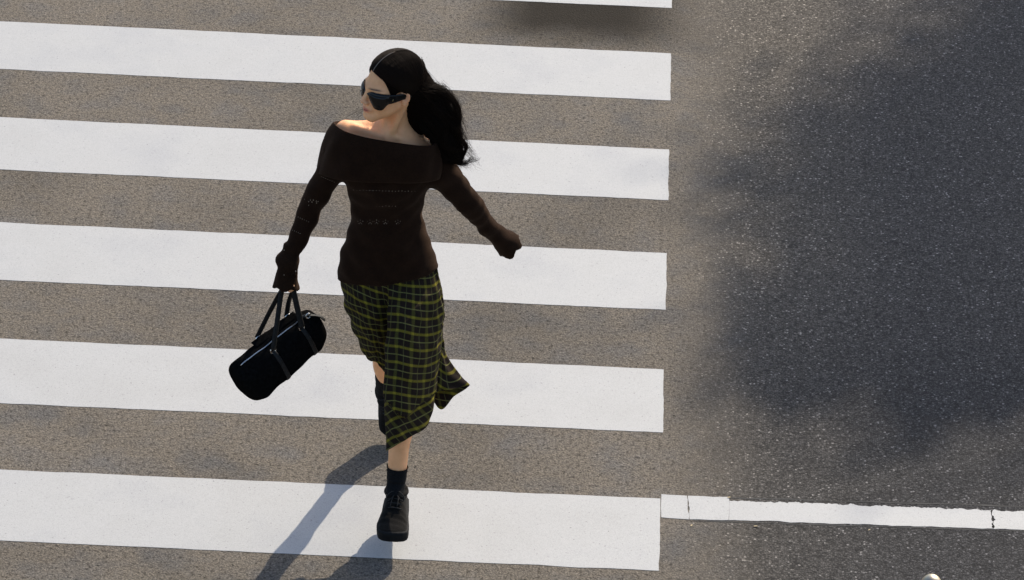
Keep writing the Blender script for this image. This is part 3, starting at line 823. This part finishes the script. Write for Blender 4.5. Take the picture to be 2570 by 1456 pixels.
pl = [ell_pt(part_y(t), 1.028) for t in np.linspace(.0, .62, 14)]
V, F = tube(pl, [.0014] * 11 + [.0011, .0008, .0004], 6); mesh_obj('parting', V, F, M['scalp'], hair)

# ---- sunglasses: wrapped shield with two lobes
def wrap(phi, off=0.0):
    e = .8; s_, c_ = math.sin(phi), math.cos(phi)
    x = (.0775 + off) * math.copysign(abs(s_) ** e, s_); y = -(.0940 + off) * math.copysign(abs(c_) ** e, c_) + .006
    return x, y
def top(a):
    a = abs(a); return .0110 - .0085 * math.exp(-(a / .17) ** 2) + .004 * math.exp(-((a - .8) / .5) ** 2)
def bot(a):
    a = abs(a); lobe = -.0475 * math.exp(-(abs(a - .62) / .47) ** 3.2)
    tem = -.024 + .013 * min(1, max(0, a - 1.0) / .6); w = min(1, max(0, (a - .85) / .35)); w = w * w * (3 - 2 * w)
    return min(lobe * (1 - w) + tem * w, -.002)
phis = np.linspace(-1.62, 1.62, 121); rows = 9
def shield(lo_f, hi_f, off, phs, thick=.0025):
    V, n = [], len(phs)
    for o in (off + thick, off):
        for i in range(rows):
            for a in phs:
                b, t_ = bot(a), top(a); z0, z1 = b + (t_ - b) * lo_f, b + (t_ - b) * hi_f; z = z0 + (z1 - z0) * i / (rows - 1)
                bulge = .005 * math.sin(math.pi * min(1, max(0, (z - b) / (t_ - b)))) * (1 if abs(a) < 1.1 else .4)
                x, y = wrap(a, o + bulge); V.append(hw((x, y, z)))
    m = rows * n; F = grid_faces(rows, n) + [f[::-1] for f in grid_faces(rows, n, off=m)]
    for j in range(n - 1):
        F.append((j + 1, j, m + j, m + j + 1)); k = (rows - 1) * n; F.append((k + j, k + j + 1, m + k + j + 1, m + k + j))
    for i in range(rows - 1):
        F.append((i * n, (i + 1) * n, m + (i + 1) * n, m + i * n)); F.append(((i + 1) * n + n - 1, i * n + n - 1, m + i * n + n - 1, m + (i + 1) * n + n - 1))
    return V, F
glasses = mesh_obj('sunglasses', *shield(0, 1, 0, phis), M['gloss'], person)
for s in (-1, 1):
    mesh_obj('lens', *shield(.13, .84, .0022, [s * a for a in np.linspace(.16, .98, 50)][::s]), M['lens'], glasses)
    x, y = wrap(s * 1.62, .001)
    path = [hw((x, y, -.003)), hw((s * .0775, .012, -.001)), hw((s * .078, .03, .002)), hw((s * .074, .045, -.012))]
    V, F = tube(catmull(np.array(path), 12), np.linspace(.009, .004, 12), 8, flat=(1, .25), up=hu); mesh_obj('temple', V, F, M['gloss'], glasses)
    x, y = wrap(s * 1.22, .0045); V, F = tube([hw((x, y, -.010)), hw((x, y + .002, -.002))], .0008, 6); mesh_obj('gold_mark', V, F, M['gold'], glasses)

# ---- socks and shoes
def frame_from(fwd, up):
    f = nrm(np.asarray(fwd, float)); u = nrm(np.asarray(up, float) - f * (np.asarray(up) @ f)); l = np.cross(u, -f)
    return np.stack([l, -f, u], 1)                                       # x, y back, z up
def shoe(origin, R, mirror=1):
    """Heel at the origin on the sole's underside, toe at local -y."""
    T = lambda p: origin + R @ (np.asarray(p, float) * [mirror * 1.03, .90, .93])
    def outline(y, grow=0.0):                                            # half widths along the foot, y from 0 heel to -.285 toe
        s = -y / .285
        w = np.interp(s, [0, .03, .10, .25, .42, .58, .72, .85, .93, .975, 1.0], [.014, .028, .039, .042, .043, .048, .0525, .0515, .046, .034, .014])
        c = np.interp(s, [0, .4, .75, 1.0], [0, .001, .004, -.001])
        return c, w + grow
    ys = -.285 * (1 - np.cos(np.linspace(0, math.pi, 40))) / 2
    o = [(outline(y)[0] + outline(y)[1] * sg, y) for sg, seq in ((1, ys), (-1, ys[::-1])) for y in seq]
    n = len(o); V = []
    prof = [(-.004, .000), (.0015, .004), (.0035, .019), (.0015, .026), (.0035, .030), (.003, .041), (-.003, .044)]
    cen = np.array(o).mean(0)
    for gz, z in prof:
        for x, y in o:
            d = np.array([x, y + .14]); c = outline(y)[0]; w = outline(y)[1]
            k = np.array([math.copysign(1, x - c), 0.0]) if 0 > y > -.27 else np.array([0, 0])
            yy = y + (gz if y > -.01 else (-gz if y < -.27 else 0)); xx = x + k[0] * gz
            spring = .012 * max(0, (-y - .2) / .085) ** 2
            V.append(T((xx, yy, z + spring)))
    F = grid_faces(len(prof), n, True) + [tuple(range(n))[::-1], tuple((len(prof) - 1) * n + i for i in range(n))]
    sole = (V, F)
    # upper: sections across the foot
    st = np.linspace(.012, .985, 44); V = []; ns = 21
    for s in st:
        y = -.285 * s; c, w = outline(y, -.0015)
        h = np.interp(s, [0, .06, .2, .33, .45, .6, .75, .88, .96, 1.0], [.074, .098, .100, .108, .100, .080, .062, .052, .043, .020])
        tw = np.interp(s, [0, .1, .33, .5, .7, .9, 1.0], [.76, .84, .84, .80, .80, .84, .86])
        spring = .012 * max(0, (-y - .2) / .085) ** 2
        for i in range(ns):
            a = math.pi * i / (ns - 1); ca, sa = math.cos(a), math.sin(a)
            e = .62; xx = w * math.copysign(abs(ca) ** e, ca); zz = sa ** .75
            xx *= 1 - (1 - tw) * zz ** 1.6
            wk = .0012 * math.sin(60 * s + 3 * ca) * (1 if .45 < s < .8 else .3)
            V.append(T((c + xx, y, .040 + spring + (h - .036) * zz + wk)))
    F = grid_faces(len(st), ns); n0 = len(V)
    F += [tuple(range(ns)), tuple((len(st) - 1) * ns + i for i in range(ns))[::-1]]
    upper = (V, F)
    parts = [('upper', upper, 'suede'), ('sole', sole, 'rubber')]
    # padded collar round the ankle
    col_ = [T((.035 * math.cos(t), -.066 + .046 * math.sin(t), .100 + .010 * max(0, -math.sin(t)) + .006 * max(0, math.sin(t)))) for t in np.linspace(0, 2 * math.pi, 30)]
    parts.append(('collar', tube(col_, .0085, 8, caps=False), 'suede'))
    # tongue and laces
    tg = [T((0, -.088, .126)), T((0, -.104, .116)), T((0, -.13, .104)), T((0, -.16, .088))]
    parts.append(('tongue', tube(catmull(np.array(tg), 10), .018, 10, flat=(.2, 1), up=R[:, 2]), 'suede'))
    for k in range(4):
        y = -.108 - .019 * k; z = np.interp(-y, [.09, .13, .17, .2], [.113, .105, .088, .076])
        V = [T((x, y + .004 * math.sin(60 * x), z + .002 - 7.0 * x * x)) for x in np.linspace(-.024, .024, 9)]
        parts.append(('lace', tube(V, .0026, 6), 'lace'))
    for sg in (-1, 1):
        loop = [T((0, -.106, .120)), T((sg * .012, -.112, .131)), T((sg * .030, -.128, .118)), T((sg * .026, -.143, .106)), T((sg * .008, -.122, .116)), T((0, -.107, .119))]
        parts.append(('lace', tube(catmull(np.array(loop), 20), .0019, 6), 'lace'))
        tail = [T((0, -.107, .120)), T((sg * .010, -.135, .115)), T((sg * .012 + .004, -.165, .098))]
        parts.append(('lace', tube(catmull(np.array(tail), 10), .0018, 6), 'lace'))
    return parts
def put_shoe(label, origin, R, mirror):
    ps = shoe(origin, R, mirror); root = None
    for nm, (V, F), m in ps:
        o = mesh_obj('shoe' if root is None else nm, V, F, M[m], person if root is None else root)
        if root is None: root = o; o['label'] = label
    return root
def sock(an, kn, foot, r0, label, ln):
    d = nrm(kn - an); e = nrm(np.cross(d, v3(1, 0, .1)))
    path = [an + (foot - an) * .45, an + (foot - an) * .12 + d * .01] + [an + d * t for t in np.linspace(.03, ln, 9)]
    path = catmull(np.array(path), 34); rr = []
    for i in range(34):
        s = i / 33; rr.append(r0 * (.98 + .16 * s) + .0009 * math.sin(i * .8 + math.sin(i)) + .0004 * math.sin(i * 2.3))
    V, F = tube(path, rr, 24, caps=False)
    Vi, Fi = tube(path[::-1][:3], [rr[-1] - .002] * 3, 24, caps=False)
    n = len(V); V += Vi; F += [tuple(i + n for i in f) for f in Fi]
    F += [((33) * 24 + s, 33 * 24 + (s + 1) % 24, n + (24 - s - 1) % 24, n + (24 - s) % 24) for s in range(0)]
    o = mesh_obj('sock', V, F, M['sock'], person); o['label'] = label
RF = frame_from((.01, -1, -.02), (0, -.02, 1))
heelF = v3(J['anL'][0] + .002, J['anL'][1] + .056, J['anL'][2] - .106)
put_shoe('black suede lace-up shoe stepping towards the bottom edge', heelF, RF, 1)
sock(J['anL'], J['knL'], J['anL'] + v3(0, -.08, -.05), .0335, 'black sock on the leading leg', .082)
toe = J['toR'].copy(); dF = nrm(toe - J['anR'])
RB = frame_from(nrm(dF + v3(0, -.05, 0)), nrm(v3(-.1, -1, .1)))
heelB = J['anR'] - RB @ v3(0, -.040, .106) + v3(0, 0, .016)
rear = put_shoe('black shoe of the trailing foot, half hidden behind the skirt', heelB, RB, -1)
V, F = tube(catmull(np.array([at(972, 1000, .225), at(960, 1004, .22), at(950, 1002, .22), at(944, 989, .225)]), 12), np.linspace(.0032, .0014, 12), 6); mesh_obj('lace', V, F, M['lace'], rear)
sock(J['anR'], J['knR'], J['anR'] + dF * .09, .0335, 'black sock on the trailing leg', .275)

# ------------------------------------------------------------------ the bag
BC = at(699, 885, -.10)
A = nrm(v3(.27, .22, .155)); D = nrm(v3(A[1], -A[0], 0)); UP = np.cross(A, -D); UP = UP if UP[2] > 0 else -UP
bag = empty('handbag', BC)
tag(bag, 'black canvas duffel handbag with buckled straps, hanging tilted from the right hand', 'handbag')
def bw(x, y, z): return BC + A * x + D * (-y) + UP * z               # local: x along, y away from the camera, z up
LB, HB, DB = .190, .077, .066
def sect(x):
    s = x / LB; e = max(0.0, 1 - abs(s) ** 9) ** .36
    return e
V = []; nx, na = 60, 48
xs = LB * np.sin(np.linspace(-math.pi / 2, math.pi / 2, nx))
for x in xs:
    e = sect(x * .9985) * (1 - .10 * x / LB)
    for k in range(na):
        t = 2 * math.pi * k / na; c, s_ = math.cos(t), math.sin(t); p = .48
        y = DB * e * math.copysign(abs(c) ** p, c); z = HB * e * math.copysign(abs(s_) ** p, s_)
        if z > 0: y *= 1 - .42 * (z / HB) ** 2
        z += -.008 * math.cos(math.pi * x / LB / 2) * (1 if z < 0 else .2) + .010 * (abs(x) / LB) ** 2 * (z > 0) * 0
        f = .0014 * math.sin(48 * x + 20 * z + 3 * math.sin(30 * y)) + .0010 * math.sin(85 * x - 60 * z) + .004 * math.exp(-((abs(x) - .13) / .02) ** 2) * math.sin(5 * t)
        V.append(bw(x, y + f * c, z + f * s_))
F = grid_faces(nx, na, True) + [tuple(range(na))[::-1], tuple((nx - 1) * na + i for i in range(na))]
mesh_obj('body', V, F, M['canvas'], bag)
bag_bvh = BVHTree.FromPolygons([Vector(v) for v in V], F)
def onbag(x, y, z, lift=.002):
    """Point on the bag's skin seen from the bag's axis towards (y, z)."""
    o = bw(x, 0, 0); d = nrm(bw(x, y, z) - o); h = bag_bvh.ray_cast(Vector(o), Vector(d))
    return np.array(h[0]) + d * lift if h[0] else bw(x, y, z)
hand_top = at(716, 722, -.088)
for sy in (-1, 1):
    for x in (-.028, .105):
        pth = [onbag(x, sy * a, b) for a, b in ((.034, .05), (.045, .04), (.055, .02), (.056, 0), (.056, -.025), (.05, -.05), (.035, -.06))]
        V, F = tube(catmull(np.array(pth), 24), .0085, 8, flat=(1, .2), up=A); mesh_obj('side_strap', V, F, M['leather'], bag)
        an = onbag(x, sy * .034, .05, .008)
        rg = [an + .011 * (math.cos(t) * A + math.sin(t) * UP) for t in np.linspace(0, 2 * math.pi, 18)]
        V, F = tube(rg, .0022, 6, caps=False); mesh_obj('buckle', V, F, M['metal'], bag)
    a0, a1 = onbag(-.028, sy * .034, .05, .016), onbag(.105, sy * .034, .05, .016)
    pth = [a0, a0 + (hand_top - a0) * .5 + v3(-.006, 0, .0), hand_top + v3(-.012, sy * .006, -.012), hand_top + v3(.004, sy * .007, .004), hand_top + v3(.026, sy * .006, -.004), a1 + (hand_top - a1) * .45 + v3(.010, 0, .006), a1]
    V, F = tube(catmull(np.array(pth), 44), .0115, 8, flat=(.25, 1), up=D * 1.0); mesh_obj('handle', V, F, M['leather'], bag)
zp = [onbag(x, -.012, .06, .0015) for x in np.linspace(-.15, .13, 30)]
V, F = tube(zp, .0022, 6); mesh_obj('zipper', V, F, M['zip'], bag)
fl = [onbag(x, .02, .06, .003) for x in np.linspace(-.06, .13, 24)]
V, F = tube(fl, .020, 8, flat=(.12, 1), up=UP); mesh_obj('top_flap', V, F, M['canvas'], bag)
cl = catmull(np.array([onbag(.13, -.01, .05, .006), onbag(.155, -.02, .05, .014), onbag(.185, -.03, .04, .010), onbag(.195, -.04, .02, .004)]), 16)
V, F = tube(cl, .0085, 8, flat=(.3, 1), up=UP); mesh_obj('end_strap', V, F, M['leather'], bag)
rg = [onbag(.15, -.02, .05, .014) + .010 * (math.cos(t) * A + math.sin(t) * UP) for t in np.linspace(0, 2 * math.pi, 16)]
V, F = tube(rg, .0018, 6, caps=False); mesh_obj('snap_hook', V, F, M['metal'], bag)

# ------------------------------------------------------------------ steel post at the lower edge
PR, PH = .036, .80
top_ = gp(2338, 1435, PH); bol = empty('bollard', (top_[0], top_[1] - .02, 0)); tag(bol, 'shiny dome-topped steel bollard at the lower right corner', 'bollard')
bc = v3(top_[0], top_[1] - .02, 0)
pr = [(PR * 1.6, 0), (PR * 1.6, .012), (PR * 1.1, .02), (PR * .92, .03), (PR * .92, PH - .06)]
def lathe(pr, n=40):
    V = [bc + v3(r * math.cos(2 * math.pi * k / n), r * math.sin(2 * math.pi * k / n), z) for r, z in pr for k in range(n)]
    return V, grid_faces(len(pr), n, True) + [tuple((len(pr) - 1) * n + i for i in range(n))]
mesh_obj('post', *lathe(pr), M['steel'], bol)
pr = [(PR * .95, PH - .062), (PR, PH - .058)] + [(PR * math.cos(a), PH - .045 + .045 * math.sin(a)) for a in np.linspace(0, 1.5, 14)]
mesh_obj('cap', *lathe(pr), M['steel'], bol)

# ------------------------------------------------------------------ street tree beyond the upper right of the view, casting the soft shade
def tree(loc, crowns, nleaf, label, seed):
    g = np.random.default_rng(seed); t = empty('tree', loc); loc = np.array(loc, float)
    tag(t, label, 'tree')
    c0 = np.array(crowns[0][:3], float)
    trunk = catmull(np.array([loc, loc + v3(.1, .05, c0[2] * .35), loc * [1, 1, 0] + (c0 - loc) * [.4, .4, 0] + v3(0, 0, c0[2] * .75), c0]), 16)
    parts = [tube(trunk, np.linspace(.24, .06, 16), 10)]
    cent = []
    for cr_ in crowns:
        cc, R = np.array(cr_[:3], float), np.array(cr_[3:6], float)
        if cc is not c0: parts.append(tube(catmull(np.array([trunk[10], (trunk[12] + cc) / 2 + v3(0, 0, -.3), cc]), 9), np.linspace(.07, .02, 9), 6))
        for k in range(cr_[6]):
            u = nrm(g.normal(0, 1, 3)); b = cc + u * R * g.uniform(.35, 1.0); cent.append((b, g.uniform(.30, .70) if R[0] > 1 else g.uniform(.25, .5)))
            s = trunk[g.integers(8, 15)] if R[0] > 1 else cc; m = (s + b) / 2 + v3(0, 0, -.15)
            parts.append(tube(catmull(np.array([s, m, b]), 7), np.linspace(.05, .012, 7), 5))
    V, F = join(parts); mesh_obj('trunk', V, F, M['bark'], t)
    i = g.integers(0, len(cent), nleaf); C = np.array([c for c, _ in cent])[i]; S_ = np.array([s for _, s in cent])[i]
    P = C + g.normal(0, .5, (nleaf, 3)) * S_[:, None]
    a = g.normal(0, 1, (nleaf, 3)); a /= np.linalg.norm(a, axis=1)[:, None]; b = np.cross(a, g.normal(0, 1, (nleaf, 3))); b /= np.linalg.norm(b, axis=1)[:, None]
    L = g.uniform(.05, .10, nleaf)[:, None]
    V = np.stack([P - a * L, P + b * L * .45, P + a * L, P - b * L * .45], 1).reshape(-1, 3)
    mesh_obj('crown', V, np.arange(nleaf * 4).reshape(-1, 4), M['leaf'], t, smooth=False)
def upsun(x, y, z): k = z / SUNV[2]; return v3(x, y, 0) + SUNV * k
c = upsun(2.50, -.85, 11.0)
tree((c[0] + .8, c[1] + .5, 0), [(*c, 2.0, 1.5, 1.05, 58), (*upsun(1.14, -2.1, 10.2), .95, .75, .50, 17), (*upsun(1.9, .2, 11.8), .7, .7, .4, 12)], 27000, 'leafy street tree whose crown shades the right side of the road', 3)
